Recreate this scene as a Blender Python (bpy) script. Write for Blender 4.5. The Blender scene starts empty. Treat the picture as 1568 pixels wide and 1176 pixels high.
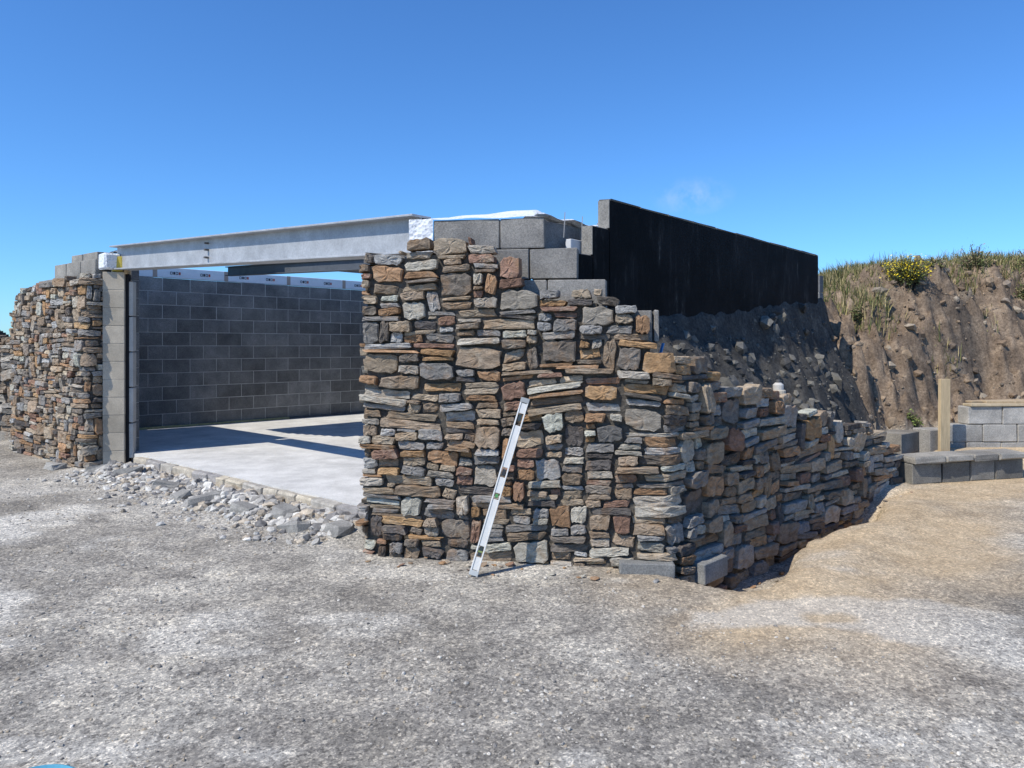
import bpy, math, random
import numpy as np
from mathutils import Vector, Matrix
random.seed(7); rng=np.random.default_rng(7)
scene=bpy.context.scene
scene.view_settings.view_transform='Standard'
scene.view_settings.look='None'
scene.view_settings.exposure=0

# ---------------------------------------------------------------- helpers
def new_obj(name,verts,faces,mat=None,cols=None,parent=None,smooth=False):
    me=bpy.data.meshes.new(name)
    me.from_pydata([tuple(v) for v in verts],[],faces)
    if cols is not None:
        a=me.color_attributes.new(name="Col",type='FLOAT_COLOR',domain='POINT')
        c=np.ones((len(verts),4),dtype=np.float32); c[:,:3]=np.array(cols)[:,:3]
        a.data.foreach_set("color",c.ravel())
    if smooth:
        me.polygons.foreach_set("use_smooth",[True]*len(me.polygons))
    me.update()
    ob=bpy.data.objects.new(name,me)
    scene.collection.objects.link(ob)
    if mat: me.materials.append(mat)
    if parent: ob.parent=parent
    return ob
def empty(name):
    e=bpy.data.objects.new(name,None); scene.collection.objects.link(e); e.empty_display_size=.2
    return e
def vc(c,R,a=.85,b=1.15):
    v=R.uniform(a,b);return tuple(q*v for q in c)
class MB:
    def __init__(s): s.v=[];s.f=[];s.c=[]
    def add(s,vs,fs,col=(.5,.5,.5)):
        o=len(s.v); s.v.extend([tuple(v) for v in vs]); s.f.extend([tuple(i+o for i in f) for f in fs])
        s.c.extend([col]*len(vs))
    def box(s,c,ux,uy,uz,col=(.5,.5,.5),bev=0.0,jit=0.0):
        c=Vector(c);ux=Vector(ux);uy=Vector(uy);uz=Vector(uz)
        if bev<=0:
            vs=[c+ux*a+uy*b+uz*d for d in(-1,1) for b in(-1,1) for a in(-1,1)]
            fs=[(0,2,3,1),(4,5,7,6),(0,1,5,4),(2,6,7,3),(0,4,6,2),(1,3,7,5)]
            s.add(vs,fs,col);return
        L=[ux.length,uy.length,uz.length];r=[max(0.05,1-bev/l) for l in L]
        ax=[ux,uy,uz];vs=[];idx={}
        for sx in(-1,1):
            for sy in(-1,1):
                for sz in(-1,1):
                    sg=(sx,sy,sz)
                    for k in range(3):
                        p=c.copy()
                        for m in range(3): p+=ax[m]*sg[m]*(1 if m==k else r[m])
                        if jit: p+=Vector([random.uniform(-jit,jit) for _ in range(3)])
                        idx[(sx,sy,sz,k)]=len(vs);vs.append(p)
        fs=[]
        def q(a):fs.append(tuple(a))
        for k in range(3):
            i,j=[m for m in range(3) if m!=k]
            for sg in(-1,1):
                loop=[]
                for (a,b) in((-1,-1),(1,-1),(1,1),(-1,1)):
                    t=[0,0,0];t[k]=sg;t[i]=a;t[j]=b;loop.append(idx[(t[0],t[1],t[2],k)])
                flip=(sg<0)^(k==1)
                q(loop[::-1] if flip else loop)
        for k in range(3):
            i,j=[m for m in range(3) if m!=k]
            for a in(-1,1):
                for b in(-1,1):
                    t0=[0,0,0];t0[i]=a;t0[j]=b;t0[k]=-1
                    t1=list(t0);t1[k]=1
                    q([idx[(*t0,i)],idx[(*t1,i)],idx[(*t1,j)],idx[(*t0,j)]])
        for sx in(-1,1):
            for sy in(-1,1):
                for sz in(-1,1): q([idx[(sx,sy,sz,0)],idx[(sx,sy,sz,1)],idx[(sx,sy,sz,2)]])
        s.add(vs,fs,col)
    def seg(s,p,q_,w,h,col=(.5,.5,.5),bev=0,up=(0,0,1)):
        p=Vector(p);q_=Vector(q_);d=q_-p;side=d.cross(Vector(up)).normalized();u=side.cross(d).normalized()
        s.box((p+q_)/2,d/2,side*w/2,u*h/2,col,bev)
    def make(s,name,mat,parent=None,smooth=False):
        ob=new_obj(name,s.v,s.f,mat,s.c,parent,smooth)
        import bmesh
        bm=bmesh.new();bm.from_mesh(ob.data);bmesh.ops.recalc_face_normals(bm,faces=bm.faces);bm.to_mesh(ob.data);bm.free()
        return ob

_perm=rng.random((512,512))
def vnoise(x,y):
    xi=np.floor(x).astype(int);yi=np.floor(y).astype(int);fx=x-xi;fy=y-yi
    fx=fx*fx*(3-2*fx);fy=fy*fy*(3-2*fy)
    g=lambda a,b:_perm[a%512,b%512]
    return (g(xi,yi)*(1-fx)+g(xi+1,yi)*fx)*(1-fy)+(g(xi,yi+1)*(1-fx)+g(xi+1,yi+1)*fx)*fy
def fbm(x,y,o=4):
    t=0;a=.5
    for k in range(o): t=t+a*(vnoise(x*2**k+17.3*k,y*2**k+5.1*k)-.5);a*=.5
    return t
def ss(x): x=np.clip(x,0,1);return x*x*(3-2*x)

# ---------------------------------------------------------------- materials
def mat(name):
    m=bpy.data.materials.new(name);m.use_nodes=True
    nt=m.node_tree;b=nt.nodes['Principled BSDF'];return m,nt,b
def N(nt,t,**k):
    n=nt.nodes.new(t)
    for a,v in k.items():
        if a in n.inputs: n.inputs[a].default_value=v
        else: setattr(n,a,v)
    return n
def noise(nt,vec,scale,detail=6,rough=.6):
    n=N(nt,'ShaderNodeTexNoise');n.inputs['Scale'].default_value=scale;n.inputs['Detail'].default_value=detail;n.inputs['Roughness'].default_value=rough
    nt.links.new(vec,n.inputs['Vector']);return n
def ramp(nt,fac,stops):
    r=N(nt,'ShaderNodeValToRGB');e=r.color_ramp.elements
    while len(e)<len(stops): e.new(.5)
    for i,(p,c) in enumerate(stops):
        e[i].position=p;e[i].color=(*c,1) if len(c)==3 else c
    nt.links.new(fac,r.inputs['Fac']);return r
def mixc(nt,fac,a,b,mode='MIX'):
    m=N(nt,'ShaderNodeMix');m.data_type='RGBA';m.blend_type=mode
    for s,v in((m.inputs[0],fac),(m.inputs[6],a),(m.inputs[7],b)):
        if hasattr(v,'is_linked') or hasattr(v,'links'): nt.links.new(v,s)
        elif isinstance(v,(int,float)): s.default_value=v
        else: s.default_value=(*v,1)
    return m.outputs[2]
def bump(nt,b,h,strength,dist,prev=None):
    bp=N(nt,'ShaderNodeBump');bp.inputs['Strength'].default_value=strength;bp.inputs['Distance'].default_value=dist
    nt.links.new(h,bp.inputs['Height'])
    if prev: nt.links.new(prev.outputs[0],bp.inputs['Normal'])
    nt.links.new(bp.outputs[0],b.inputs['Normal']);return bp
def coords(nt): return N(nt,'ShaderNodeTexCoord').outputs['Object']
def attr(nt): 
    a=N(nt,'ShaderNodeAttribute');a.attribute_name="Col";return a.outputs['Color']

def m_vcol(name,rough=.85,var=.35,s1=9,s2=70,bs=.5,bd=.01,spec=.3,warp=(1,1,1)):
    m,nt,b=mat(name);co=coords(nt)
    mp=N(nt,'ShaderNodeMapping');mp.inputs['Scale'].default_value=warp;nt.links.new(co,mp.inputs['Vector'])
    v=mp.outputs[0]
    n1=noise(nt,v,s1);n2=noise(nt,v,s2,8,.7)
    r1=ramp(nt,n1.outputs[0],[(.3,(1-var,)*3),(.7,(1+var,)*3)])
    r2=ramp(nt,n2.outputs[0],[(.3,(1-var,)*3),(.7,(1+var*.8,)*3)])
    c=mixc(nt,1.0,attr(nt),r1.outputs[0],'MULTIPLY');c=mixc(nt,1.0,c,r2.outputs[0],'MULTIPLY')
    nt.links.new(c,b.inputs['Base Color']);b.inputs['Roughness'].default_value=rough
    b.inputs['Specular IOR Level'].default_value=spec
    p=bump(nt,b,n1.outputs[0],bs*.6,bd*3);bump(nt,b,n2.outputs[0],bs,bd,p)
    return m,nt,b
M_stone,nt,b=m_vcol('slate_stone',.9,.36,13,70,.9,.014,.1,(1,1,2.4))
co=coords(nt);rn=noise(nt,co,4.2,6,.68)
rr=ramp(nt,rn.outputs[0],[(.51,(0,0,0)),(.66,(.6,.6,.6))])
src=b.inputs['Base Color'].links[0].from_socket
c=mixc(nt,rr.outputs[0],src,(.33,.20,.105))
rn2=noise(nt,co,7.3,6,.7);rr2=ramp(nt,rn2.outputs[0],[(.55,(0,0,0)),(.70,(.6,.6,.6))])
c=mixc(nt,rr2.outputs[0],c,(.45,.39,.305));nt.links.new(c,b.inputs['Base Color'])
M_block,nt,b=m_vcol('concrete_block',.95,.2,4,140,.8,.008,.1)
co=coords(nt);vo=N(nt,'ShaderNodeTexVoronoi');vo.inputs['Scale'].default_value=130;nt.links.new(co,vo.inputs['Vector'])
wn=N(nt,'ShaderNodeRGBToBW');nt.links.new(vo.outputs['Color'],wn.inputs[0]);r=ramp(nt,wn.outputs[0],[(.2,(.6,.6,.6)),(.5,(1,1,1)),(.8,(1.4,1.38,1.35))])
c=mixc(nt,.45,b.inputs['Base Color'].links[0].from_socket,r.outputs[0],'MULTIPLY')
bn=noise(nt,co,2.2,5,.6);r=ramp(nt,bn.outputs[0],[(.35,(.78,.78,.78)),(.65,(1.2,1.19,1.16))]);c=mixc(nt,1.0,c,r.outputs[0],'MULTIPLY');nt.links.new(c,b.inputs['Base Color'])
M_concrete,_,_=m_vcol('cast_concrete',.9,.2,3,90,.6,.006,.15)
M_rubble,_,_=m_vcol('rubble',.92,.28,14,90,.8,.008,.12)
M_timber,_,_=m_vcol('sawn_timber',.75,.18,14,70,.3,.002,.3,(1,1,.15))
M_plain,_,_=m_vcol('painted_parts',.55,.06,6,50,.08,.001,.4)
M_steel,nt,b=m_vcol('galvanised_steel',.55,.2,5,60,.1,.001,.4)
b.inputs['Metallic'].default_value=.25
M_alu,nt,b=m_vcol('aluminium',.4,.06,6,60,.05,.001,.5);b.inputs['Metallic'].default_value=.2
M_core,nt,b=mat('mortar_core');co=coords(nt);n=noise(nt,co,25,8,.7)
r=ramp(nt,n.outputs[0],[(.3,(.035,.031,.026)),(.7,(.16,.14,.115))]);nt.links.new(r.outputs[0],b.inputs['Base Color']);b.inputs['Roughness'].default_value=1;bump(nt,b,n.outputs[0],1,.03)
# bitumen
M_bit,nt,b=mat('bitumen_paint');co=coords(nt)
mp=N(nt,'ShaderNodeMapping');mp.inputs['Scale'].default_value=(4,4,.9);nt.links.new(co,mp.inputs['Vector'])
st=noise(nt,mp.outputs[0],2.2,8,.78);bl=noise(nt,co,1.6,6,.65);fn=noise(nt,co,60,6,.7)
r=ramp(nt,st.outputs[0],[(.52,(.004,.004,.0045)),(.62,(.018,.018,.018)),(.72,(.13,.13,.12))]);r2=ramp(nt,bl.outputs[0],[(.42,(.3,.3,.3)),(.62,(1.8,1.8,1.8))])
c=mixc(nt,1.0,r.outputs[0],r2.outputs[0],'MULTIPLY');nt.links.new(c,b.inputs['Base Color']);b.inputs['Roughness'].default_value=.7
b.inputs['Specular IOR Level'].default_value=.1
p=bump(nt,b,fn.outputs[0],.6,.008);bump(nt,b,bl.outputs[0],.3,.01,p)
# membrane
M_mem,nt,b=mat('white_membrane');co=coords(nt);vo=N(nt,'ShaderNodeTexVoronoi');vo.inputs['Scale'].default_value=38;nt.links.new(co,vo.inputs['Vector'])
r=ramp(nt,vo.outputs[0],[(.0,(.42,.44,.47)),(.45,(.72,.74,.76))]);nt.links.new(r.outputs[0],b.inputs['Base Color']);b.inputs['Roughness'].default_value=.5
bump(nt,b,vo.outputs[0],.8,.008)
M_grass,nt,b=m_vcol('grass_blades',.7,.25,2,20,.1,.001,.2)
# ground
M_ground,nt,b=mat('gravel_ground');co=coords(nt)
A=N(nt,'ShaderNodeAttribute');A.attribute_name="Col";sep=N(nt,'ShaderNodeSeparateColor');nt.links.new(A.outputs['Color'],sep.inputs[0])
big=noise(nt,co,.8,8,.66);mid=noise(nt,co,3.6,9,.74);fin=noise(nt,co,34,8,.8)
vor=N(nt,'ShaderNodeTexVoronoi');vor.inputs['Scale'].default_value=60;nt.links.new(co,vor.inputs['Vector'])
vor2=N(nt,'ShaderNodeTexVoronoi');vor2.inputs['Scale'].default_value=130;nt.links.new(co,vor2.inputs['Vector'])
base=ramp(nt,big.outputs[0],[(.38,(.25,.228,.195)),(.5,(.335,.307,.265)),(.60,(.46,.425,.365))])
m2=ramp(nt,mid.outputs[0],[(.32,(.62,.62,.63)),(.5,(1,1,1)),(.68,(1.38,1.36,1.31))])
c=mixc(nt,1.0,base.outputs[0],m2.outputs[0],'MULTIPLY')
sandn=ramp(nt,mid.outputs[0],[(.3,(.40,.30,.19)),(.7,(.62,.49,.33))])
c=mixc(nt,sep.outputs[1],c,sandn.outputs[0])
c=mixc(nt,sep.outputs[2],c,(.60,.565,.50))
sp=mixc(nt,.5,vor.outputs['Color'],vor2.outputs['Color']);bw=N(nt,'ShaderNodeRGBToBW');nt.links.new(sp,bw.inputs[0])
spk=ramp(nt,bw.outputs[0],[(.24,(.45,.45,.45)),(.42,(.92,.92,.92)),(.60,(1.08,1.08,1.06)),(.74,(1.9,1.85,1.74))])
sf=mixc(nt,sep.outputs[1],(.9,.9,.9),(.5,.5,.5));sfb=N(nt,'ShaderNodeRGBToBW');nt.links.new(sf,sfb.inputs[0])
c=mixc(nt,sfb.outputs[0],c,spk.outputs[0],'MULTIPLY')
f2=ramp(nt,fin.outputs[0],[(.34,(.58,.58,.58)),(.5,(1,1,1)),(.66,(1.40,1.39,1.35))]);c=mixc(nt,sfb.outputs[0],c,f2.outputs[0],'MULTIPLY')
f3=ramp(nt,fin.outputs[0],[(.34,(.40,.40,.40)),(.5,(1,1,1)),(.66,(1.55,1.55,1.5))])
soil=ramp(nt,mid.outputs[0],[(.3,(.10,.073,.053)),(.5,(.20,.148,.105)),(.72,(.38,.29,.205))])
s2=mixc(nt,.95,soil.outputs[0],f3.outputs[0],'MULTIPLY')
shade_grey=ramp(nt,mid.outputs[0],[(.3,(.035,.034,.034)),(.55,(.08,.075,.068)),(.75,(.19,.17,.145))])  # dark soil tones: painted shade by the black wall, plus random grey patches
s3=mixc(nt,.95,shade_grey.outputs[0],f3.outputs[0],'MULTIPLY')
A2=N(nt,'ShaderNodeAttribute');A2.attribute_name="ShadeAndGrey"
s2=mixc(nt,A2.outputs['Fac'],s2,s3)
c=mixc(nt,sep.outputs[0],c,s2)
nt.links.new(c,b.inputs['Base Color']);b.inputs['Roughness'].default_value=.95;b.inputs['Specular IOR Level'].default_value=.1
p=bump(nt,b,mid.outputs[0],.55,.045);p=bump(nt,b,fin.outputs[0],.7,.014,p);bump(nt,b,bw.outputs[0],.6,.007,p)

# ---------------------------------------------------------------- layout constants (metres)
P0=np.array([.457,5.28]);T=np.array([.655,.756]);Q=np.array([.756,-.655])
Pe=(4.03,9.4)
def ridged(x,y,o=4):
    t=0;a=.5
    for k in range(o): t=t+a*(1-2*np.abs(vnoise(x*2**k+3.3*k,y*2**k+8.1*k)-.5)-.5);a*=.55
    return t
def terrain(x,y):
    t=(x-P0[0])*T[0]+(y-P0[1])*T[1];q=(x-P0[0])*Q[0]+(y-P0[1])*Q[1]
    z=.035*fbm(x*.5,y*.5,3)+.04*fbm(x*2.5,y*2.5,5)
    near=ss((25-np.hypot(x,y))/15)
    z=z*near
    hi=np.interp(t,[.0,.9,5.0,6.0],[1.55,1.74,2.08,2.2])
    lo=np.interp(t,[.2,.75,2.1,3.9,4.6],[1.2,1.1,.82,.5,.3])
    f=np.clip(q/.72,0,1);f=f**.8;fill=hi*(1-f)+lo*f+(.45*fbm(x*3,y*3,6)+.3*(ridged(x*3.3,y*3.3,5)-.4))*ss(f*3+.25)
    inside=(q>-.06)&(q<.62)&(t>.42)&(t<5.3)
    yb=np.interp(x,[3.5,4.2,5,7,12],[8.0,8.2,8.9,9.8,10.2])
    crest=np.interp(x,[4.3,5.2,6.3,8,14,40],[2.10,2.55,2.84,2.94,3.2,3.2])
    w=2.1
    u_=np.clip((y-yb)/w,0,1);prof=ss(u_)*.6+.4*ss(np.clip(u_*1.7-.25,0,1))
    wob=ss((y-yb)/.6)*ss((yb+w+.8-y)/1.2+.2)
    bank=crest*prof+(1.1*fbm(x*1.3,y*1.3,6)+.9*(ridged(x*2.3,y*2.3,5)-.45)+.34*(ridged(x*7,y*7,3)-.4))*wob
    r=(x-Pe[0])*.74+(y-Pe[1])*.67
    bm=np.where(q>-.06,ss((x-3.6)/.5),ss((r-.25)/.3)*ss((x-.5)/3))
    bank=bank*bm
    plat=.26*ss((x-4.6)/.5)*ss((y-8.5)/.4)
    z=np.maximum(z+plat,bank)
    z=np.where(inside,np.maximum(fill,bank*(t>4.7)),z)
    ed0=1.24+.08*np.sin(t*3.1)+.22*fbm(x*3,y*3,3)
    tr=ss((ed0-q)/.12)*(q>.5)*ss((t-.02)/.15)*ss((4.4-t)/1.2)*(~inside)
    z=z-.30*tr
    z=z+.05*np.exp(-((q-1.48)/.22)**2)*ss(t/.5)*ss((4-t)/1)
    e=(x+4.65)*.65+(y-9.2)*.76
    ins=(q<-.1)&(e>.06)&((x-Pe[0])*.74+(y-Pe[1])*.67<.1)&(x>-7)
    z=np.where(ins,-.05,z)
    ed=np.exp(-((e+.35)/.35)**2)*(e<.06)*ss((x+5.2)/.6)*ss((-.9-x)/.3)
    z=z+ed*(.05+.16*fbm(x*4,y*4,4))
    return z,t,q,e
def axis(lo,hi,step,far):
    a=list(np.arange(lo,hi,step));d=step;v=hi
    while v<far: v+=d;d*=1.18;a.append(v)
    d=step;v=lo;pre=[]
    while v>-far: v-=d;d*=1.18;pre.append(v)
    return np.array(pre[::-1]+a)
ax=axis(-8,9.5,.04,900);ay=axis(1.5,13,.04,900)
X,Y=np.meshgrid(ax,ay);Z,Tt,Qq,E=terrain(X,Y)
nx,ny=len(ax),len(ay)
V=np.stack([X,Y,Z],-1).reshape(-1,3)
i=np.arange(nx*ny).reshape(ny,nx)
F=np.stack([i[:-1,:-1],i[:-1,1:],i[1:,1:],i[1:,:-1]],-1).reshape(-1,4)
soilw=ss((Z-.32)/.2)
sand=ss((Qq-.75+.5*fbm(X,Y,3))/.6)*ss((Tt+1.3)/.9)*ss((2.6-Qq+1.6*fbm(X*.7,Y*.7,3)+.12*Tt)/1.0)
sand2=.5*ss((X-.2)/.8)*ss((Y-4.05+.9*fbm(X*1.2,Y*1.2,3))/.5)*ss((6-Y)/1)
sand=np.clip(np.maximum(sand*.95,sand2)+.0,0,1)*(.85+1.2*fbm(X*2,Y*2,4)+.2)
dust=np.exp(-((E+.55)/.5)**2)*(X<-1)*(X>-5.4)*(.4+1.5*fbm(X*2.5,Y*2.5,4))
dust=np.maximum(dust,.85*ss((-1.9-X+1.6*fbm(X*.8+9,Y*.8,4))/1.2)*ss((fbm(X*.9,Y*1.6,4)+.03)*8)*ss((8.5-Y)/1.5))
dust=np.maximum(dust,.6*ss((fbm(X*1.3+40,Y*2.2,5)-.06)*10)*ss((7-np.hypot(X,Y))/3))
C=np.stack([np.clip(soilw,0,1),np.clip(sand,0,1),np.clip(dust,0,1)],-1).reshape(-1,3)
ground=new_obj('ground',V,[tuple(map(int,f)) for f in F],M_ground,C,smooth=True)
shade_grey_w=ss((1.6-Qq+1.2*fbm(X*1.2,Y*1.2,4))/.7)*ss((5.6-Tt+1.5*fbm(X,Y,3))/.8)  # shade beside the black wall, painted into the soil colour
shade_grey_w=np.maximum(shade_grey_w,.65*ss((fbm(X*.9+3,Y*.9,4)-.02)*7))
at=ground.data.attributes.new("ShadeAndGrey",'FLOAT','POINT');at.data.foreach_set("value",shade_grey_w.ravel().astype(np.float32))
def H(x,y):
    return float(terrain(np.array([x],float),np.array([y],float))[0][0])

# ---------------------------------------------------------------- stone masonry
def densify(pts,step=.02,rounds=3):
    p=[np.array(a,float) for a in pts]
    q=[p[0]]
    for k in range(1,len(p)-1):
        a,b_,c_=p[k-1],p[k],p[k+1]
        r1=min(.08,np.linalg.norm(b_-a)*.4);r2=min(.08,np.linalg.norm(c_-b_)*.4)
        q+= [b_+(a-b_)/np.linalg.norm(a-b_)*r1,b_,b_+(c_-b_)/np.linalg.norm(c_-b_)*r2]
    q.append(p[-1])
    for _ in range(rounds):
        n=[q[0]]
        for k in range(len(q)-1): n+=[q[k]*.75+q[k+1]*.25,q[k]*.25+q[k+1]*.75]
        n.append(q[-1]);q=n
    q=np.array(q);d=np.r_[0,np.cumsum(np.linalg.norm(np.diff(q,axis=0),axis=1))]
    s=np.arange(0,d[-1],step)
    P=np.stack([np.interp(s,d,q[:,0]),np.interp(s,d,q[:,1])],-1)
    tg=np.gradient(P,axis=0);tg/=np.linalg.norm(tg,axis=1)[:,None]
    return s,P,np.stack([tg[:,1],-tg[:,0]],-1)
class Path:
    def __init__(s,pts): s.s,s.P,s.Nn=densify(pts);s.L=s.s[-1]
    def at(s,u,d):
        x=np.interp(u,s.s,s.P[:,0]);y=np.interp(u,s.s,s.P[:,1])
        nx_=np.interp(u,s.s,s.Nn[:,0]);ny_=np.interp(u,s.s,s.Nn[:,1])
        ex=min(0,u)+max(0,u-s.L)
        return (x+nx_*d-ny_*ex,y+ny_*d+nx_*ex)
PAL=[((.33,.255,.185),5),((.41,.33,.24),5),((.21,.18,.15),3.5),((.39,.24,.14),2.8),((.44,.275,.145),1.2),
     ((.28,.265,.245),3.6),((.46,.41,.34),3),((.135,.12,.11),2.2),((.30,.185,.135),2.4),((.50,.46,.38),1.2),((.37,.36,.34),2.2)]
PC=[c for c,_ in PAL];PW=[w for _,w in PAL]
def masonry(name,path,top,bot,pal=(PC,PW),seed=1,cell=.02,proud=.036,scale=1.0,parent=None,thick=.4,bright=1.0,warp=.06):
    R=random.Random(seed);mb=MB()
    sfn=scale if callable(scale) else (lambda s:scale)
    n=int(path.L/cell);sk=[bot((k+.5)*cell) for k in range(n)];tp=[top((k+.5)*cell) for k in range(n)]
    def wz(s,z):
        k=float(np.clip((top(min(max(s,0),path.L))-z)/.3,0,1))*.8+.2
        return warp*2*float(fbm(np.array([s*1.3+seed*3]),np.array([z*1.7+seed]),2)[0])*k
    it=0
    while it<9000:
        it+=1
        act=[k for k in range(n) if sk[k]<tp[k]-.02]
        if not act: break
        k0=min(act,key=lambda k:sk[k]);z=sk[k0]
        a=k0
        while a>0 and abs(sk[a-1]-z)<.012 and sk[a-1]<tp[a-1]-.02:a-=1
        e=k0
        while e<n-1 and abs(sk[e+1]-z)<.012 and sk[e+1]<tp[e+1]-.02:e+=1
        segw=(e-a+1)*cell;sc_=sfn(k0*cell)
        ty=R.random()
        if ty<.10: w=R.uniform(.16,.28);h=R.uniform(.11,.17)
        elif ty<.14: w=R.uniform(.07,.11);h=R.uniform(.13,.21)
        elif ty<.38: w=R.uniform(.10,.22);h=R.uniform(.045,.09)
        else: w=R.uniform(.15,.42);h=R.uniform(.028,.078)
        w*=sc_;h*=sc_
        if segw<w*1.25 or segw-w<.08*sc_: w=segw
        if w>.50*sc_: w=segw*R.uniform(.35,.65)
        if w<.075*sc_:
            nb=[sk[j] for j in(a-1,e+1) if 0<=j<n and sk[j]>z+.01]
            if nb: h=min(.14*sc_,min(nb)-z) ; h=max(h,.025)
        else:
            for j in(a-1,e+1):
                if 0<=j<n and abs(sk[j]-(z+h))<.014: h=sk[j]-z
        nc=max(1,int(round(w/cell)));
        st=a if R.random()<.5 or nc>=e-a+1 else e-nc+1
        nc=min(nc,e-a+1)
        h=max(.022,h)
        tmax=max(tp[st:st+nc]);h=min(h,max(.03,tmax+.03-z))
        s0=st*cell;s1=(st+nc)*cell
        for j in range(st,st+nc): sk[j]=z+h
        g=.002+R.random()*.008
        cx=(s0+s1)/2;cz=z+h/2;a_=(s1-s0)/2-g;b_=h/2-g*.6
        if st==0: a_+=R.uniform(-.01,.015)
        if a_<.008 or b_<.006: continue
        rot=R.gauss(0,.06) if a_>.05 else R.gauss(0,.12)
        rot=max(-.14,min(.14,rot))
        if a_>3*b_: rot*=.55
        w0=wz(cx,cz);w1=wz(cx+.12,cz);rot+=max(-.12,min(.12,(w1-w0)/.12))
        cj=.42
        quad=[]
        for (qx,qz) in((-1,-1),(1,-1),(1,1),(-1,1)):
            quad.append((qx*a_-qx*R.uniform(-.004,min(cj*a_,.05)*R.random()),qz*b_-qz*R.uniform(-.005,cj*b_*R.random())))
        ring=[];
        cut=[R.uniform(.03,.25) for _ in range(4)]
        for k in range(4):
            p0_=quad[k];p1_=quad[(k+1)%4];ns=6 if k in(0,2) else 3
            ln=math.hypot(p1_[0]-p0_[0],p1_[1]-p0_[1])
            c0_=min(cut[k],.35*b_/ln*2 if ln>0 else .2);c1_=min(cut[(k+1)%4],.35*b_/ln*2 if ln>0 else .2)
            for j in range(ns):
                f=c0_+(1-c0_-c1_)*j/(ns-1)
                px=p0_[0]+(p1_[0]-p0_[0])*f;pz=p0_[1]+(p1_[1]-p0_[1])*f
                if k in(0,2): pz*=1+R.uniform(-.18,.09)
                else: px*=1+R.uniform(-.06,.03)
                ring.append((px*math.cos(rot)-pz*math.sin(rot),px*math.sin(rot)+pz*math.cos(rot)))
        K=len(ring)
        pr=R.uniform(-.022,proud)+(.018 if R.random()<.12 else 0)
        tiltx=R.gauss(0,.11);tilty=R.gauss(0,.18)
        vs=[];mn=min(a_,b_);wob=min(.007,mn*.22)
        edge=R.uniform(.002,.008)
        for lay,(sc,dd,jt) in enumerate(((1.0,-.12,0),(1.0,-edge,.005),(.0,0,wob*.6),(-1,.0,wob))):
            for (px,pz) in ring:
                if sc==1.0: f=1
                elif sc==0: f=1-min(.3,.005/mn)+R.uniform(-.04,.02)
                else: f=.5+R.uniform(-.15,.15)
                x_=px*f;z_=pz*f
                d=pr+dd+R.uniform(-jt,jt)
                if dd>-.1: d+=tiltx*x_*.6+tilty*z_*.6
                X_,Y_=path.at(cx+x_,d);vs.append((X_,Y_,cz+z_+w0))
        X_,Y_=path.at(cx,pr+R.uniform(-.003,.005));vs.append((X_,Y_,cz+w0))
        fs=[]
        for r_ in range(3):
            for k in range(K):
                k2=(k+1)%K;fs.append((r_*K+k,r_*K+k2,(r_+1)*K+k2,(r_+1)*K+k))
        for k in range(K): fs.append((3*K+k,3*K+(k+1)%K,4*K))
        fs.append(tuple(range(K-1,-1,-1)))
        c=R.choices(*pal)[0];v=R.uniform(.66,1.22)*bright
        mb.add(vs,fs,tuple(min(.5,q*v) for q in c))
    ob=mb.make(name,M_stone,parent)
    cm=MB();S=np.arange(0,path.L,.06)
    for s0 in S:
        s1=min(s0+.06,path.L);zt=min(top(s0+.03),top(min(s1,path.L)))-.07;zb=-.45
        p=[path.at(s0,-.034),path.at(s1,-.034),path.at(s1,-thick),path.at(s0,-thick)]
        vs=[(a,b,zb) for a,b in p]+[(a,b,zt) for a,b in p]
        cm.add(vs,[(4,5,6,7),(0,1,5,4),(1,2,6,5),(2,3,7,6),(3,0,4,7)])
    me=new_obj('core',cm.v,cm.f,M_core,None,ob)
    return ob

wing=Path([(-.98,5.85),(-1.08,5.30),(.0,5.12),(.80,4.96),(1.04,4.93),(1.22,5.08),(1.62,5.50),(2.44,6.38),(3.3,7.22),(4.28,8.12)])
wS=wing.L
def s_at(x,y):
    d=np.hypot(wing.P[:,0]-x,wing.P[:,1]-y);return float(wing.s[int(np.argmin(d))])
ss_pts=[(0,2.16),(s_at(-1.08,5.3)+.08,2.17),(s_at(-.8,5.25),2.17),(s_at(-.7,5.24),2.24),(s_at(-.16,5.14),2.25),(s_at(-.13,5.14),2.22),(s_at(.06,5.1),2.0),
        (s_at(.08,5.1),1.92),(s_at(.33,5.05),1.91),(s_at(.34,5.05),1.86),(s_at(.60,5.0),1.87),(s_at(.62,5.0),1.81),(s_at(.82,4.96),1.80),(s_at(.84,4.96),1.74),
        (s_at(.94,4.94),1.56),(s_at(1.02,4.93),1.43),(s_at(1.15,5.0),1.41),(s_at(1.40,5.28),1.38),(s_at(1.42,5.30),1.30),(s_at(1.52,5.40),1.28),(s_at(1.56,5.45),1.19),(s_at(2.03,5.93),1.14),
        (s_at(2.42,6.36),1.09),(s_at(2.45,6.39),.93),(s_at(3.02,6.95),.88),(s_at(3.04,6.97),.78),(s_at(3.65,7.55),.72),(s_at(3.67,7.57),.60),(s_at(4.02,7.88),.55),(s_at(4.04,7.9),.44),(wS,.36)]
xs=[a for a,_ in ss_pts];zs=[b for _,b in ss_pts]
jit=[random.uniform(-.03,.03) for _ in range(200)]
def topw(s): return float(np.interp(s,xs,zs))+jit[int(s/.17)%200]
sB_=s_at(1.04,4.93)
def botw(s): return -.14+.02*math.sin(s*9)-(.24 if s>sB_ else 0)
stone_wall=masonry('dry_stone_wall',wing,topw,botw,seed=31,thick=.27,scale=lambda s:1.0+.35*float(ss(np.array([(s-sB_)/.5]))[0]))

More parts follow.
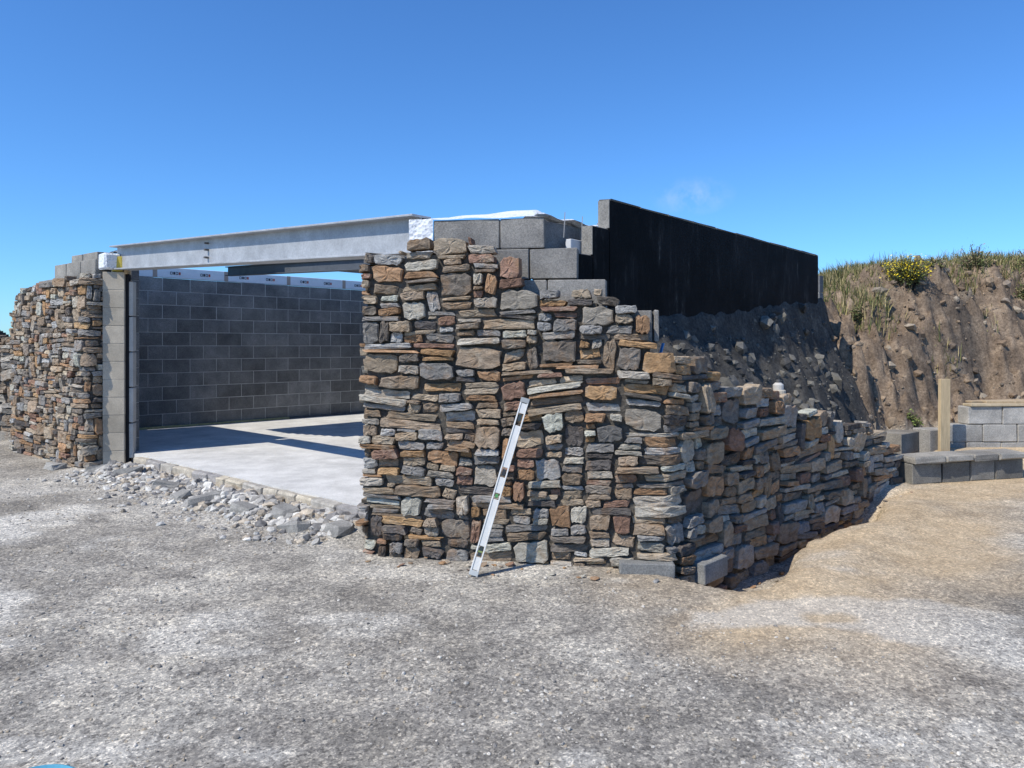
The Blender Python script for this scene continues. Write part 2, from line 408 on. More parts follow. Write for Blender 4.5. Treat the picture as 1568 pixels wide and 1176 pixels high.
lp=Path([(-5.00,9.30),(-5.12,9.06),(-5.20,9.02),(-5.32,9.07),(-6.2,9.8),(-7.2,10.62),(-7.3,10.9)][::-1])
lpL=lp.L
def topl(s): return float(np.interp(s,[0,.35,.45,.8,1.2,lpL-.5,lpL],[1.95,2.0,2.2,2.28,2.33,2.35,2.32]))+jit[int(s/.17)%200]*.8
left_wall=masonry('dry_stone_wall',lp,topl,lambda s:-.06,seed=5,thick=.32,scale=1.1,bright=1.05,proud=.022,warp=.04)
fl=Path([(-10.5,12.6),(-9.0,12.0),(-7.0,11.4)])
PCg=[(.26,.24,.21),(.34,.31,.27),(.42,.38,.32),(.30,.24,.18)]
far_wall=masonry('dry_stone_wall',fl,lambda s:1.72+.14*math.sin(s*4)+.12*(s<1.4),lambda s:-.05,pal=(PCg,[1,1,1,1]),seed=9,scale=1.4,thick=.35)

# ---------------------------------------------------------------- block walls
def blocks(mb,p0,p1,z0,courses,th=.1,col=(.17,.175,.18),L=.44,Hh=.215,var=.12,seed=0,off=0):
    R=random.Random(seed);p0=np.array(p0,float);p1=np.array(p1,float);D=p1-p0;W=np.linalg.norm(D);d=D/W;n=np.array([d[1],-d[0]])
    for c in range(courses):
        z=z0+c*(Hh+.01);x=-(L+.01)*(.5 if (c+off)%2 else 0)
        while x<W:
            a=max(x,0);e=min(x+L,W);x+=L+.01
            if e-a<.05: continue
            m=(a+e)/2
            ctr=p0+d*m+n*R.uniform(-.001,.001)
            mb.box((ctr[0],ctr[1],z+Hh/2),(d[0]*(e-a)/2,d[1]*(e-a)/2,0),(n[0]*th/2,n[1]*th/2,0),(0,0,Hh/2),vc(col,R,1-var,1+var),.003,.001)
def mortar(mb,p0,p1,z0,z1,th,col=(.46,.45,.42)):
    p0=np.array(p0,float);p1=np.array(p1,float);D=p1-p0;W=np.linalg.norm(D);d=D/W;n=np.array([d[1],-d[0]]);m=(p0+p1)/2
    mb.box((m[0],m[1],(z0+z1)/2),(D[0]/2-d[0]*.01,D[1]/2-d[1]*.01,0),(n[0]*(th/2-.0028),n[1]*(th/2-.0028),0),(0,0,(z1-z0)/2-.004),col)
garage=empty('block_garage')
mb=MB();mo=MB()
I0=(-6.75,11.28);I1=(-1.9,16.13)
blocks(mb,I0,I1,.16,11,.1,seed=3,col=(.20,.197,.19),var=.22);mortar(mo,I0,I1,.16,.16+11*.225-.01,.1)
B1=(3.96,9.46)
blocks(mb,I1,B1,.16,10,.1,seed=4);mortar(mo,I1,B1,.16,.16+10*.225-.01,.1)
blocks(mb,(-4.85,9.52),(-6.72,11.2),.10,11,.1,seed=5);mortar(mo,(-4.85,9.52),(-6.72,11.2),.10,.1+11*.225-.01,.1)
L0=(.20,5.42);L1=(L0[0]+T[0]*4.9,L0[1]+T[1]*4.9)
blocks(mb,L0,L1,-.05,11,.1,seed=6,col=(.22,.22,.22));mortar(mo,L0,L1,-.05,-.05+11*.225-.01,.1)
mb.make('inner_blockwork',M_block,garage);mo.make('mortar_joints',M_concrete,garage)
fb=MB()
def front_run(s0,s1,z0,col=(.25,.24,.225),first=None,off=-.27,th=.14):
    s=s0
    while s<s1-.03:
        e=min(s+(first if (first and s==s0) else .44),s1)
        a=np.array(wing.at(s,off));b_=np.array(wing.at(e-.01,off));m=(a+b_)/2;D=b_-a;W=np.linalg.norm(D);d=D/W;n=np.array([d[1],-d[0]])
        fb.box((m[0],m[1],z0+.1075),(D[0]/2,D[1]/2,0),(n[0]*th/2,n[1]*th/2,0),(0,0,.1075),vc(col,random,.85,1.12),.006,.003)
        s=e
sF=s_at(-.62,5.22);
front_run(sF,s_at(.20,5.08),2.205,first=.5)
front_run(s_at(-.62,5.22),s_at(.43,5.04),1.98,first=.27,off=-.262)
front_run(s_at(-.62,5.22),s_at(.62,5.0),1.755,first=.4,off=-.258)
front_run(s_at(-.62,5.22),s_at(1.0,4.94)+.0,1.53,off=-.16,first=.27)
front_run(s_at(-.62,5.22),s_at(.8,4.96),1.305,off=-.175)
fb.make('backing_blockwork',M_block,garage)
bw_=MB()
def panel(t0,t1,z0,z1,mbx,th=.1):
    a=P0+T*t0;b_=P0+T*t1;m=(a+b_)/2-Q*th/2
    mbx.box((m[0],m[1],(z0+z1)/2),(T[0]*(t1-t0)/2,T[1]*(t1-t0)/2,0),(Q[0]*th/2,Q[1]*th/2,0),(0,0,(z1-z0)/2),(.02,.02,.02),.006)
panel(0,.21,-.2,2.165,bw_);panel(.212,.43,-.2,2.385,bw_);panel(.432,5.06,-.2,2.608,bw_)
bw_.make('bitumen_wall',M_bit,garage)
cap=MB()
for (t0,t1,z1) in((.0,.21,2.165),(.212,.43,2.385)):
    a=P0+T*t0;b_=P0+T*t1;m=(a+b_)/2-Q*.058
    cap.box((m[0],m[1],z1-.10),(T[0]*(t1-t0)/2,T[1]*(t1-t0)/2,0),(Q[0]*.045,Q[1]*.045,0),(0,0,.106),(.2,.2,.2),.004)
    e=a-T*.004-Q*.05;cap.box((e[0],e[1],z1-.105),(T[0]*.003,T[1]*.003,0),(Q[0]*.048,Q[1]*.048,0),(0,0,.105),(.26,.25,.23))
a=P0+T*.43;e=a-T*.002-Q*.05;cap.box((e[0],e[1],2.503),(T[0]*.004,T[1]*.004,0),(Q[0]*.05,Q[1]*.05,0),(0,0,.107),(.28,.27,.25))
t=.436
while t<5.04:
    L=min(.44,5.055-t);m=P0+T*(t+L/2)-Q*.05
    cap.box((m[0],m[1],2.611),(T[0]*(L/2-.004),T[1]*(L/2-.004),0),(Q[0]*.05,Q[1]*.05,0),(0,0,.009),(.14,.14,.13),.003,.005);t+=.45
cap.make('unpainted_block_edges',M_block,garage)
ci=MB()
m=P0+T*2.4-Q*.145;ci.box((m[0],m[1],1.15),(T[0]*2.3,T[1]*2.3,0),(Q[0]*.025,Q[1]*.025,0),(0,0,1.14),(.55,.56,.57),.004)
for t in(.08,.3,.5,.62):
    p=P0+T*t-Q*.17;ci.seg((p[0],p[1],2.3),(p[0]+.01,p[1],2.5+random.uniform(-.06,.04)),.006,.006,(.3,.3,.3),up=(1,0,0))
ci.make('cavity_insulation',M_plain,garage)
sl=MB();pts=[(-4.72,9.26),(-1.02,6.05),(.15,5.62),(3.85,9.45),(-1.95,16.0),(-6.65,11.3)]
sl.add([(x,y,.15) for x,y in pts]+[(x,y,-.12) for x,y in pts],[(0,1,2,3,4,5)]+[(k,k+6,(k+1)%6+6,(k+1)%6) for k in range(6)],(.58,.565,.53))
sl.make('floor_slab',M_concrete,garage)
lipm=MB();a=np.array([-4.6,9.12]);b_=np.array([-1.05,6.02]);Ld=np.linalg.norm(b_-a);d=(b_-a)/Ld;n=np.array([d[1],-d[0]]);x=0
while x<Ld:
    L=random.uniform(.12,.4);c=a+d*(x+L/2)+n*random.uniform(.0,.03);h=random.uniform(.05,.075)
    cc=random.choice([(.46,.41,.33),(.40,.37,.32),(.33,.31,.29),(.5,.44,.34)])
    lipm.box((c[0],c[1],.15-h-.012),(d[0]*L/2,d[1]*L/2,0),(n[0]*.05,n[1]*.05,0),(0,0,h),cc,.015,.008);x+=L
lipm.make('slab_edge',M_rubble,garage)
def ibeam(p,q_,h,w,tf,name,col=(.38,.39,.40),plates=True):
    m=MB();p=Vector(p);q_=Vector(q_);d=(q_-p);side=d.cross(Vector((0,0,1))).normalized();u=side.cross(d).normalized()
    for o in(0,h-tf):
        c=(p+q_)/2+u*(o+tf/2);m.box(c,d/2,side*w/2,u*tf/2,col,.003)
    c=(p+q_)/2+u*h/2;m.box(c,d/2*.999,side*.006,u*(h/2-tf),col,0)
    if plates:
      for k in(.415,):
        for zz,ww in((.28,.022),(.55,.022),(.78,.014)):
            c=p+d*k+u*h*zz+side*.02;m.box(c,d.normalized()*ww*.7,side*.03,u*.010,(.12,.11,.1),.003)
            c=p+d*k+u*h*zz-side*.02;m.box(c,d.normalized()*ww*.7,side*.03,u*.010,(.12,.11,.1),.003)
    return m.make(name,M_steel,garage)
ibeam((-4.98,9.33,2.455),(-.70,5.66,2.20),.30,.20,.018,'steel_beam')
ibeam((-4.3,11.2,2.56),(-.3,6.9,2.26),.14,.10,.012,'steel_beam_inner',(.10,.11,.12),False)
dk=MB();A0=np.array([-4.95,9.75]);dd=np.array([.7071,.7071]);ac=np.array([.7071,-.7071])  # deck added over the rear bay to cast shade on the slab
for k in range(28):
    c=A0+ac*(-1.05+k*.16);
    if k<11: st_=0.0+max(0,(k-4))*.06
    else: st_=.42+(k-10)*.17
    L=6.3 if k>8 else 6.0
    p=c+dd*st_;q2=c+dd*(L)
    dk.seg((p[0],p[1],2.835),(q2[0],q2[1],2.835),.095,.012,(.30,.31,.33));
    p_=p+ac*.08;q_=q2+ac*.08;dk.seg((p_[0],p_[1],2.822),(q_[0],q_[1],2.822),.066,.012,(.26,.27,.29))
dk.make('added_shade_deck',M_steel,garage)
ins=MB();d=np.array([.7071,.7071]);n=np.array([.7071,-.7071]);R=random.Random(3);x=.05
while x<6.7:
    L=1.18;c=np.array(I0)+d*(x+L/2);ins.box((c[0],c[1],2.72+R.uniform(-.006,.006)),(d[0]*L/2,d[1]*L/2,0),(n[0]*.04,n[1]*.04,0),(0,0,.085),(.74,.75,.76),.004)
    for k in range(2):
        cx=x+.25+k*.5;w0=0
        for j in range(4):
            ww=.03;p=np.array(I0)+d*(cx+w0)+n*.043
            cl=(.04,.04,.05) if j<3 else (.45,.08,.05)
            for zz,hh in(((.02,.004),(-.02,.004)) if j%2==0 else ((0,.022),)):
                ins.box((p[0],p[1],2.715+zz),(d[0]*ww/2,d[1]*ww/2,0),(n[0]*.001,n[1]*.001,0),(0,0,hh),cl)
            if j%2==0:
                for s_ in(-1,1):
                    p2=p+d*s_*ww/2;ins.box((p2[0],p2[1],2.715),(d[0]*.004,d[1]*.004,0),(n[0]*.0012,n[1]*.0012,0),(0,0,.022),cl)
            w0+=.045
    p=np.array(I0)+d*(x+L)+n*.0415;ins.box((p[0],p[1],2.72),(d[0]*.035,d[1]*.035,0),(n[0]*.0015,n[1]*.0015,0),(0,0,.083),(.40,.30,.24))
    x+=L+.01
ins.make('insulation_boards',M_plain,garage)
yq=MB();x=.1
while x<6.6:
    L=R.uniform(.3,.8);c=np.array(I0)+d*(x+L/2)+n*(.075+R.uniform(0,.02));yq.box((c[0],c[1],.165),(d[0]*L/2,d[1]*L/2,0),(n[0]*.03,n[1]*.03,0),(0,0,.018),(.42,.38,.2) if x<3.2 else (.12,.12,.12),.008,.004);x+=L
yq.make('wall_foot_insulation',M_rubble,garage)
pr=MB();g1=np.array([.97,.243]);g2=np.array([-.243,.97]);c0=np.array([-5.16,9.02]);f1=np.array([.78,-.62]);f2=np.array([.62,.78])
def gbox(a0,a1,o0,o1,z0,z1,col,bev=.004,jt=.002):
    base_=np.array([-5.06,9.14]);m=base_+g1*(a0+a1)/2+g2*(o0+o1)/2
    pr.box((m[0],m[1],(z0+z1)/2),(g1[0]*(a1-a0)/2,g1[1]*(a1-a0)/2,0),(g2[0]*(o1-o0)/2,g2[1]*(o1-o0)/2,0),(0,0,(z1-z0)/2),col,bev,jt)
z=-.02
while z<2.36:
    gbox(.0,.245,.0,.2,z,z+.217,vc((.46,.405,.32),random,.86,1.1));z+=.222
gbox(.003,.242,.004,.2,-.02,2.42,(.36,.33,.28),0,0)
gbox(.25,.285,.05,.15,0,2.4,(.02,.02,.022),0,0)
z=.1
while z<2.3: gbox(.287,.335,.05,.2,z,z+.43,vc((.50,.48,.44),random,.85,1.1));z+=.445
gbox(.09,.22,.02,.16,2.425,2.62,(.60,.47,.10),.01,.004)
gbox(.24,.28,.0,.16,2.40,2.46,(.40,.30,.18),.004,.002)
pr.make('pier_blockwork',M_concrete,garage)
pt=MB()
for (a0,a1,z,h,o) in((.12,.56,2.37,.215,.22),(.57,1.01,2.37,.215,.22),(1.02,1.40,2.37,.215,.22),(1.4,1.9,2.2,.2,.2),(.25,.69,2.595,.10,.30),(.70,1.05,2.595,.10,.30)):
    c=c0-f1*(a0+a1)/2+f2*o;pt.box((c[0],c[1],z+h/2),(f1[0]*(a1-a0)/2-.003,f1[1]*(a1-a0)/2,0),(f2[0]*.10,f2[1]*.10,0),(0,0,h/2),(.26,.25,.23),.006,.003)
pt.make('top_blocks',M_block,garage)
wm=MB();c=c0+f2*.25-f1*.02;wm.box((c[0],c[1],2.55),(f1[0]*.10,f1[1]*.10,0),(f2[0]*.10,f2[1]*.10,0),(0,0,.10),(.7,.7,.7),.02,.006)
wm.make('wrapped_lintel_end',M_mem,garage)
g=[];fc=[];nu,nv=40,14
sA=s_at(-.78,5.25);sB=s_at(.22,5.08)
for j in range(nv):
    for k in range(nu):
        a=k/(nu-1);b2=j/(nv-1);s=sA+(sB-sA)*a
        off=-.19-b2*.42
        x,y=wing.at(s,off)
        fall=1-.75*float(ss(np.array([(a-.84)/.16]))[0])
        z=2.426+(.075+.065*a)*b2*fall+.004*math.sin(a*17+b2*9)
        g.append((x,y,z))
for j in range(nv-1):
    for k in range(nu-1): a=j*nu+k;fc.append((a,a+1,a+nu+1,a+nu))
o=len(g);sC=s_at(-.62,5.22)
for j in range(8):
    for k in range(8):
        s=sA+(sC-sA)*k/7;x,y=wing.at(s,-.188+.004*math.sin(k*1.3+j));g.append((x,y,2.43-.24*j/7))
for j in range(7):
    for k in range(7): a=o+j*8+k;fc.append((a,a+8,a+9,a+1))
o=len(g)
for j in range(8):
    for k in range(12):
        a=k/11;x=.20+.50*a-.12*(j/7);y=5.34+.42*a+.14*(j/7)
        g.append((x,y,2.455-.03*a+.012*math.sin(a*14)+.01*math.sin(j*1.5)))
for j in range(7):
    for k in range(11): a=o+j*12+k;fc.append((a,a+1,a+13,a+12))
new_obj('dpc_membrane',g,fc,M_mem,None,garage,True)

# ---------------------------------------------------------------- spirit level
lv=MB()
pb=Vector((-.252,4.80,.012));pt_=Vector((.092,4.975,1.15));d=(pt_-pb);L=d.length;dn=d.normalized()
side=dn.cross(Vector((0,-1,0.15))).normalized();nn=side.cross(dn).normalized()
def lb(t0,t1,w0,w1,th,col,bev=.002,o=0):
    c=pb+dn*((t0+t1)/2*L)+side*((w0+w1)/2)+nn*o
    lv.box(c,dn*((t1-t0)/2*L),side*((w1-w0)/2),nn*th/2,col,bev)
AL=(.76,.73,.67)
lb(0,1,-.028,-.018,.024,AL);lb(0,1,.018,.028,.024,AL)
for (a,b2) in((.03,.10),(.16,.42),(.455,.545),(.60,.84),(.91,.97)): lb(a,b2,-.018,.018,.014,(.74,.71,.65))
lb(0,.028,-.030,.030,.027,(.55,.55,.52));lb(.972,1,-.030,.030,.027,(.35,.35,.33))
for (a,b2) in((.105,.155),(.865,.905)): lb(a,b2,-.012,.012,.012,(.04,.05,.05))
lb(.43,.45,-.01,.01,.016,(.1,.3,.1));lb(.553,.59,-.012,.012,.014,(.04,.04,.04))
lb(.125,.135,-.016,.016,.016,(.25,.3,.1))
lv.make('spirit_level',M_alu)

# ---------------------------------------------------------------- scatter pieces
ph=(1+5**.5)/2
ICO=np.array([(-1,ph,0),(1,ph,0),(-1,-ph,0),(1,-ph,0),(0,-1,ph),(0,1,ph),(0,-1,-ph),(0,1,-ph),(ph,0,-1),(ph,0,1),(-ph,0,-1),(-ph,0,1)])/1.9
ICF=np.array([(0,11,5),(0,5,1),(0,1,7),(0,7,10),(0,10,11),(1,5,9),(5,11,4),(11,10,2),(10,7,6),(7,1,8),(3,9,4),(3,4,2),(3,2,6),(3,6,8),(3,8,9),(4,9,5),(2,4,11),(6,2,10),(8,6,7),(9,8,1)])
def scatter(name,P,size,cols,material,flat=.6,jit=.22,sink=.25):
    n=len(P);V=np.repeat(ICO[None],n,0)*(1+rng.uniform(-jit,jit,(n,12,1)))
    sc=np.stack([rng.uniform(.8,1.4,n),rng.uniform(.6,1.1,n),rng.uniform(.4,.9,n)*flat/.6],-1)*size[:,None]
    V=V*sc[:,None,:]
    a=rng.uniform(0,6.28,n);b_=rng.normal(0,.3,n)
    x,y,z=V[...,0].copy(),V[...,1].copy(),V[...,2].copy()
    cb,sb=np.cos(b_)[:,None],np.sin(b_)[:,None];x,z=x*cb-z*sb,x*sb+z*cb
    ca,sa=np.cos(a)[:,None],np.sin(a)[:,None];x,y=x*ca-y*sa,x*sa+y*ca
    V=np.stack([x,y,z],-1)+P[:,None,:];V[...,2]+=(size*(.5-sink))[:,None]
    F=(ICF[None]+(np.arange(n)*12)[:,None,None]).reshape(-1,3)
    C=np.repeat(cols[:,None,:],12,1).reshape(-1,3)
    return new_obj(name,V.reshape(-1,3),F.tolist(),material,C)
def pick(pal,n,v=.2):
    p=np.array(pal)[rng.integers(0,len(pal),n)];return p*rng.uniform(1-v,1+v,(n,1))
n=46000;x=rng.uniform(-5.5,6.5,n)
y=2.4+7.2*rng.random(n)**1.35
zz,t_,q_,e_=terrain(x,y);ok=(zz<.25)&(e_<-.05)&~((q_<.95)&(t_>-1.0)&(y>4.95))&~((y>5.25)&(x>-1.15)&(q_<.9))
ok&=(fbm(x*1.5,y*1.5,3)+rng.uniform(-.25,.25,n)>-.02)&(np.abs(x)<y*.75+.3)
x,y,zz=x[ok],y[ok],zz[ok];m=len(x);sz=.0035+.0085*rng.random(m)**4
scatter('gravel',np.stack([x,y,zz],-1),sz,pick([(.54,.50,.43),(.40,.37,.32),(.22,.205,.185),(.60,.55,.47),(.42,.35,.26)],m),M_rubble,jit=.25,sink=.35)
n=6500;u=rng.random(n);o=np.abs(rng.normal(0,.36,n))+.03;a=np.array([-4.75,9.2]);b2=np.array([-1.1,6.0])
x=a[0]+(b2[0]-a[0])*u-.65*o;y=a[1]+(b2[1]-a[1])*u-.76*o
zz=terrain(x,y)[0];sz=.006+.075*rng.random(n)**6*np.exp(-o*.8)
scatter('rubble',np.stack([x,y,zz],-1),sz,pick([(.48,.455,.41),(.36,.34,.31),(.22,.21,.2),(.48,.41,.32),(.60,.575,.52)],n),M_rubble,jit=.28,sink=.35)
bb=MB();R=random.Random(2)
for (x,y,s,rz) in((-2.9,6.95,.2,.6),(-1.75,5.95,.17,-.7),(-3.6,7.7,.16,.2),(-2.35,6.5,.13,-.4),(-4.35,8.4,.18,.3),(-1.35,5.75,.15,-.9),(-4.9,8.75,.15,.1),(-1.95,6.35,.14,-.7),(-5.6,9.05,.16,-.6),(-3.2,7.15,.1,1)):
    h=H(x,y);bb.box((x,y,h+.015),(math.cos(rz)*s*.8,math.sin(rz)*s*.8,R.uniform(-.03,.03)),(-math.sin(rz)*.08,math.cos(rz)*.08,.0),(0,.01,.05),(.30,.29,.27),.02,.018)
bb.make('broken_blocks',M_block)
n=15000;x=rng.uniform(1.0,11,n);y=rng.uniform(5.5,12.8,n);zz,t_,q_,e_=terrain(x,y);ok=(zz>.45)&(q_>.02)
x,y,zz=x[ok],y[ok],zz[ok];q_,t_=q_[ok],t_[ok];m=len(x);sz=.010+.085*rng.random(m)**7
pc=pick([(.2,.145,.1),(.15,.115,.085),(.28,.21,.145),(.22,.18,.14),(.30,.25,.19)],m);dk_=(q_<1.5)&(t_<5.2);pc[dk_]=pick([(.07,.068,.066),(.12,.115,.105),(.16,.15,.13)],int(dk_.sum()))  # clods in the painted shade zone get the same darkened tones
scatter('soil_clods',np.stack([x,y,zz],-1),sz,pc,M_rubble,jit=.3,sink=.45,flat=.8)
n=70;s=rng.uniform(.6,wS-.5,n);P=[];
for k in range(n):
    a=wing.at(float(s[k]),float(rng.uniform(.06,.3)));P.append((a[0],a[1],H(*a)))
scatter('fallen_stones',np.array(P),.012+.03*rng.random(n)**2,pick(PC,n),M_stone,flat=.35)
fd=MB()
for s,o,h in((s_at(.88,4.95),.06,.02),(s_at(1.36,5.22),.05,-.04)):
    a=np.array(wing.at(s-.17,o));b_=np.array(wing.at(s+.17,o));m=(a+b_)/2;D=(b_-a)/2;n_=np.array([D[1],-D[0]])/np.linalg.norm(D)
    fd.box((m[0],m[1],h-.02),(D[0]*.96,D[1]*.96,0),(n_[0]*.05,n_[1]*.05,0),(0,0,.07),(.25,.25,.24),.006,.002)
fd.make('foundation_blocks',M_block)

# ---------------------------------------------------------------- right side: low walls, timber
lw=MB()
def lblock(x0,y0,x1,y1,z0,z1,th,col):
    a=np.array([x0,y0]);b_=np.array([x1,y1]);D=(b_-a);m=(a+b_)/2;d=D/np.linalg.norm(D);n_=np.array([d[1],-d[0]])
    lw.box((m[0],m[1],(z0+z1)/2),(D[0]/2,D[1]/2,0),(n_[0]*th/2,n_[1]*th/2,0),(0,0,(z1-z0)/2),col,.008,.004)
R=random.Random(4)
for c in range(3):
    x=4.70 if c==0 else (5.35 if c==1 else 5.6)
    while x<8.6:
        lblock(x,9.15+(x-4.7)*.04,x+.43,9.15+(x+.43-4.7)*.04,.10+c*.22,.315+c*.22,.2,vc((.44,.42,.385),R,.75,1.15));x+=.44
lblock(4.45,8.75,4.85,9.1,.22,.47,.3,(.24,.22,.19));lblock(4.95,8.95,5.25,9.05,.2,.5,.25,(.35,.33,.3))
lw.make('concrete_block_wall',M_block)
lg=MB();x=4.30
while x<5.75:
    L=R.uniform(.25,.42);y=8.05+(x-4.3)*.28;lg.box((x+L/2,y+.1,.265),(L/2,.28*L/2,0),(-.03,.16,0),(0,0,.035),vc((.34,.32,.285),R,.85,1.15),.012,.008)
    lg.box((x+L/2,y+.13,.11),(L/2*.97,.27*L/2,0),(-.02,.13,0),(0,0,.115),vc((.20,.19,.17),R,.8,1.2),.012,.008)
    x+=L+.006
lg.make('stone_ledge',M_block)
tp_=MB();tp_.box((5.13,8.78,.66),(.062,.008,0),(-.004,.022,0),(0.002,0,.45),(.52,.40,.24),.002)
tp_.make('timber_post',M_timber)
pl=MB();pl.seg((5.62,9.14,.775),(8.3,9.3,.775),.16,.03,(.50,.40,.26),.003);pl.seg((5.9,9.26,.806),(8.3,9.18,.806),.12,.028,(.44,.34,.22),.003)
pl.seg((5.75,9.32,.80),(7.1,9.40,.83),.12,.025,(.40,.30,.19),.003)
pl.make('timber_planks',M_timber)
def lathe(m,c,prof,col,seg=18):
    vs=[];fs=[]
    for r,z in prof:
        for k in range(seg): a=2*math.pi*k/seg;vs.append((c[0]+r*math.cos(a),c[1]+r*math.sin(a),c[2]+z))
    for j in range(len(prof)-1):
        for k in range(seg): k2=(k+1)%seg;fs.append((j*seg+k,j*seg+k2,(j+1)*seg+k2,(j+1)*seg+k))
    fs.append(tuple(range(seg-1,-1,-1)));fs.append(tuple((len(prof)-1)*seg+k for k in range(seg)))
    m.add(vs,fs,col)
bo=MB();x,y=wing.at(s_at(2.37,6.3),-.10);z=1.09
lathe(bo,(x,y,z),[(.06,0),(.062,.015),(.062,.03),(.05,.035)],(.5,.45,.36));lathe(bo,(x,y,z+.036),[(.045,0),(.045,.04),(.03,.055),(.025,.06)],(.5,.48,.44));lathe(bo,(x,y,z+.097),[(.018,0),(.018,.02),(.014,.024)],(.1,.1,.1))
bo.make('plastic_bottle',M_plain)
bl_=MB();x,y=-1.60,2.44;z=H(x,y)
lathe(bl_,(x,y,z),[(.14,0),(.155,.0),(.157,.022),(.148,.026),(.142,.012),(.05,.012)],(.10,.32,.42),40);bl_.make('bucket_lid',M_plain)
bs=MB();a=wing.at(s_at(1.04,4.93)+.05,-.12);bs.seg((a[0],a[1],1.42),(a[0]+.03,a[1]+.02,1.52),.02,.008,(.05,.2,.45));bs.make('blue_strap',M_plain)

# ---------------------------------------------------------------- vegetation
def blades(name,P,h,cols,mat_,w=.006,lean=.5):
    n=len(P);a=rng.uniform(0,6.28,n);l=rng.normal(0,lean,n)*h;wx=np.cos(a)*w;wy=np.sin(a)*w
    dx=np.cos(a+1.3)*l;dy=np.sin(a+1.3)*l
    p=P
    v=np.stack([p+np.stack([-wx,-wy,0*a],-1),p+np.stack([wx,wy,0*a],-1),
      p+np.stack([wx*.7+dx*.4,wy*.7+dy*.4,h*.6],-1),p+np.stack([-wx*.7+dx*.4,-wy*.7+dy*.4,h*.6],-1),p+np.stack([dx,dy,h],-1)],1)
    o=(np.arange(n)*5)[:,None];F4=(np.array([[0,1,2,3]])+o).tolist();F3=(np.array([[3,2,4]])+o).tolist()
    return new_obj(name,v.reshape(-1,3),F4+F3,mat_,np.repeat(cols[:,None,:],5,1).reshape(-1,3))
n=60000;x=rng.uniform(4.3,13,n);y=9.9+rng.random(n)**1.3*5.5
zz,t_,q_,e_=terrain(x,y);yb=np.interp(x,[3.5,4.2,5,7,12],[8.0,8.2,8.9,9.8,10.2])
ok=(fbm(x*1.4,y*1.4,4)+.35*ss((y-yb-1.5)/1.0)-.12+rng.uniform(-.06,.06,n)>.05)&(y>yb+1.1)
x,y,zz=x[ok],y[ok],zz[ok];m=len(x)
blades('grass',np.stack([x,y,zz-.01],-1),rng.uniform(.03,.2,m)*(.3+2.2*np.clip(fbm(x*2,y*2,3)+.42,0,1)),pick([(.15,.16,.055),(.26,.22,.09),(.38,.31,.16),(.10,.12,.04),(.32,.26,.13)],m),M_grass,.006,.5)
def clump(name,c,r,n,leafcols,flower=None,leaf=.02,sd_=1):
    m=MB();R=random.Random(sd_);c=Vector(c)
    for k in range(int(n/14)):
        a=R.uniform(0,6.28);el=R.uniform(.5,1.5);L=r*R.uniform(.7,1.25)
        tip=c+Vector((math.cos(a)*math.cos(el)*L,math.sin(a)*math.cos(el)*L,math.sin(el)*L*1.1))
        m.seg(c,tip,.006,.006,(.09,.08,.04),up=(.3,.9,.1))
        for j in range(14):
            f=R.uniform(.35,1.05);p=c.lerp(tip,f)+Vector([R.gauss(0,r*.10) for _ in range(3)])
            d1=Vector([R.gauss(0,1) for _ in range(3)]).normalized();d2=d1.orthogonal().normalized();s=leaf*R.uniform(.6,1.4)
            col=R.choice(leafcols)
            if flower and f>.72 and R.random()<.6: col=flower;s*=.9
            m.add([p-d1*s,p+d2*s*.4,p+d1*s,p-d2*s*.4],[(0,1,2,3)],vc(col,R,.7,1.3))
    return new_obj(name,m.v,m.f,M_grass,m.c)
GC=[(.10,.13,.04),(.16,.17,.06),(.07,.09,.03)]
clump('gorse_bush',(5.95,11.15,H(5.95,11.15)+.02),.36,3200,GC,(.72,.55,.03),sd_=5)
clump('weed_plant',(5.25,9.75,H(5.25,9.75)-.02),.17,700,GC+[(.2,.26,.07)],None,sd_=6)
for i_,(x,y,r) in enumerate(((7.4,11.8,.34),(8.6,12.2,.36),(6.6,11.6,.2),(4.9,10.5,.16),(8.0,11.6,.25))):
    clump('shrub',(x,y,H(x,y)-.03),r,800,GC+[(.28,.22,.12),(.24,.2,.11)],None,sd_=10+i_)

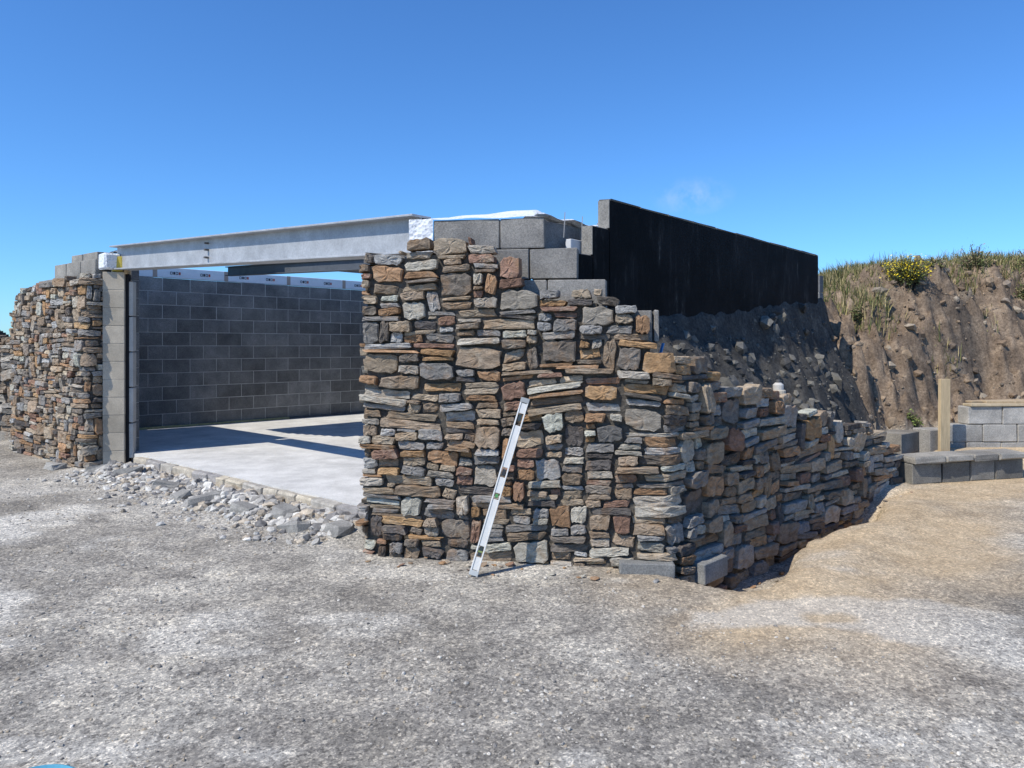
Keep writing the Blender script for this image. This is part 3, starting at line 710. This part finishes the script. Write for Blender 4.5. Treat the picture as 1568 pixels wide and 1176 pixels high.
# ---------------------------------------------------------------- light, world, camera
el=math.radians(50);az=(-.77,-.64)
sd=Vector((az[0]*math.cos(el),az[1]*math.cos(el),math.sin(el)))
su=bpy.data.lights.new('sun','SUN');su.energy=5.0;su.angle=math.radians(.5);su.color=(1,.95,.86)
so=bpy.data.objects.new('sun',su);scene.collection.objects.link(so);so.rotation_euler=sd.to_track_quat('Z','Y').to_euler()
w=bpy.data.worlds.new('World');scene.world=w;w.use_nodes=True;nt=w.node_tree;bg=nt.nodes['Background']
sk=N(nt,'ShaderNodeTexSky');sk.sky_type='NISHITA';sk.sun_disc=False;sk.sun_elevation=el;sk.sun_rotation=math.atan2(az[0],az[1])
sk.ozone_density=2.5;sk.air_density=1.0;sk.dust_density=.1
tint=mixc(nt,1.0,sk.outputs[0],(.60,1.10,1.68),'MULTIPLY')
tc=N(nt,'ShaderNodeTexCoord');vd=Vector((.244,1,.203)).normalized()
sub=N(nt,'ShaderNodeVectorMath',operation='SUBTRACT');nt.links.new(tc.outputs['Generated'],sub.inputs[0]);sub.inputs[1].default_value=vd
mpp=N(nt,'ShaderNodeMapping');mpp.inputs['Scale'].default_value=(16,16,34);nt.links.new(sub.outputs[0],mpp.inputs[0])
ln=N(nt,'ShaderNodeVectorMath',operation='LENGTH');nt.links.new(mpp.outputs[0],ln.inputs[0])
cr=ramp(nt,ln.outputs['Value'],[(.0,(1,1,1)),(.9,(0,0,0))]);cn=noise(nt,tc.outputs['Generated'],28,6,.6);cr2=ramp(nt,cn.outputs[0],[(.4,(0,0,0)),(.75,(.6,.6,.6))])
cf=mixc(nt,1.0,cr.outputs[0],cr2.outputs[0],'MULTIPLY')
skc=mixc(nt,cf,tint,(6.5,7.5,8.5))
nt.links.new(skc,bg.inputs[0]);bg.inputs[1].default_value=.11
cam=bpy.data.cameras.new('camera');co_=bpy.data.objects.new('camera',cam);scene.collection.objects.link(co_)
cam.sensor_width=36;cam.lens=26;cam.shift_y=-58/1568;cam.clip_end=3000;cam.clip_start=.05
co_.location=(0,0,1.5);co_.rotation_euler=(math.radians(90),0,0);scene.camera=co_
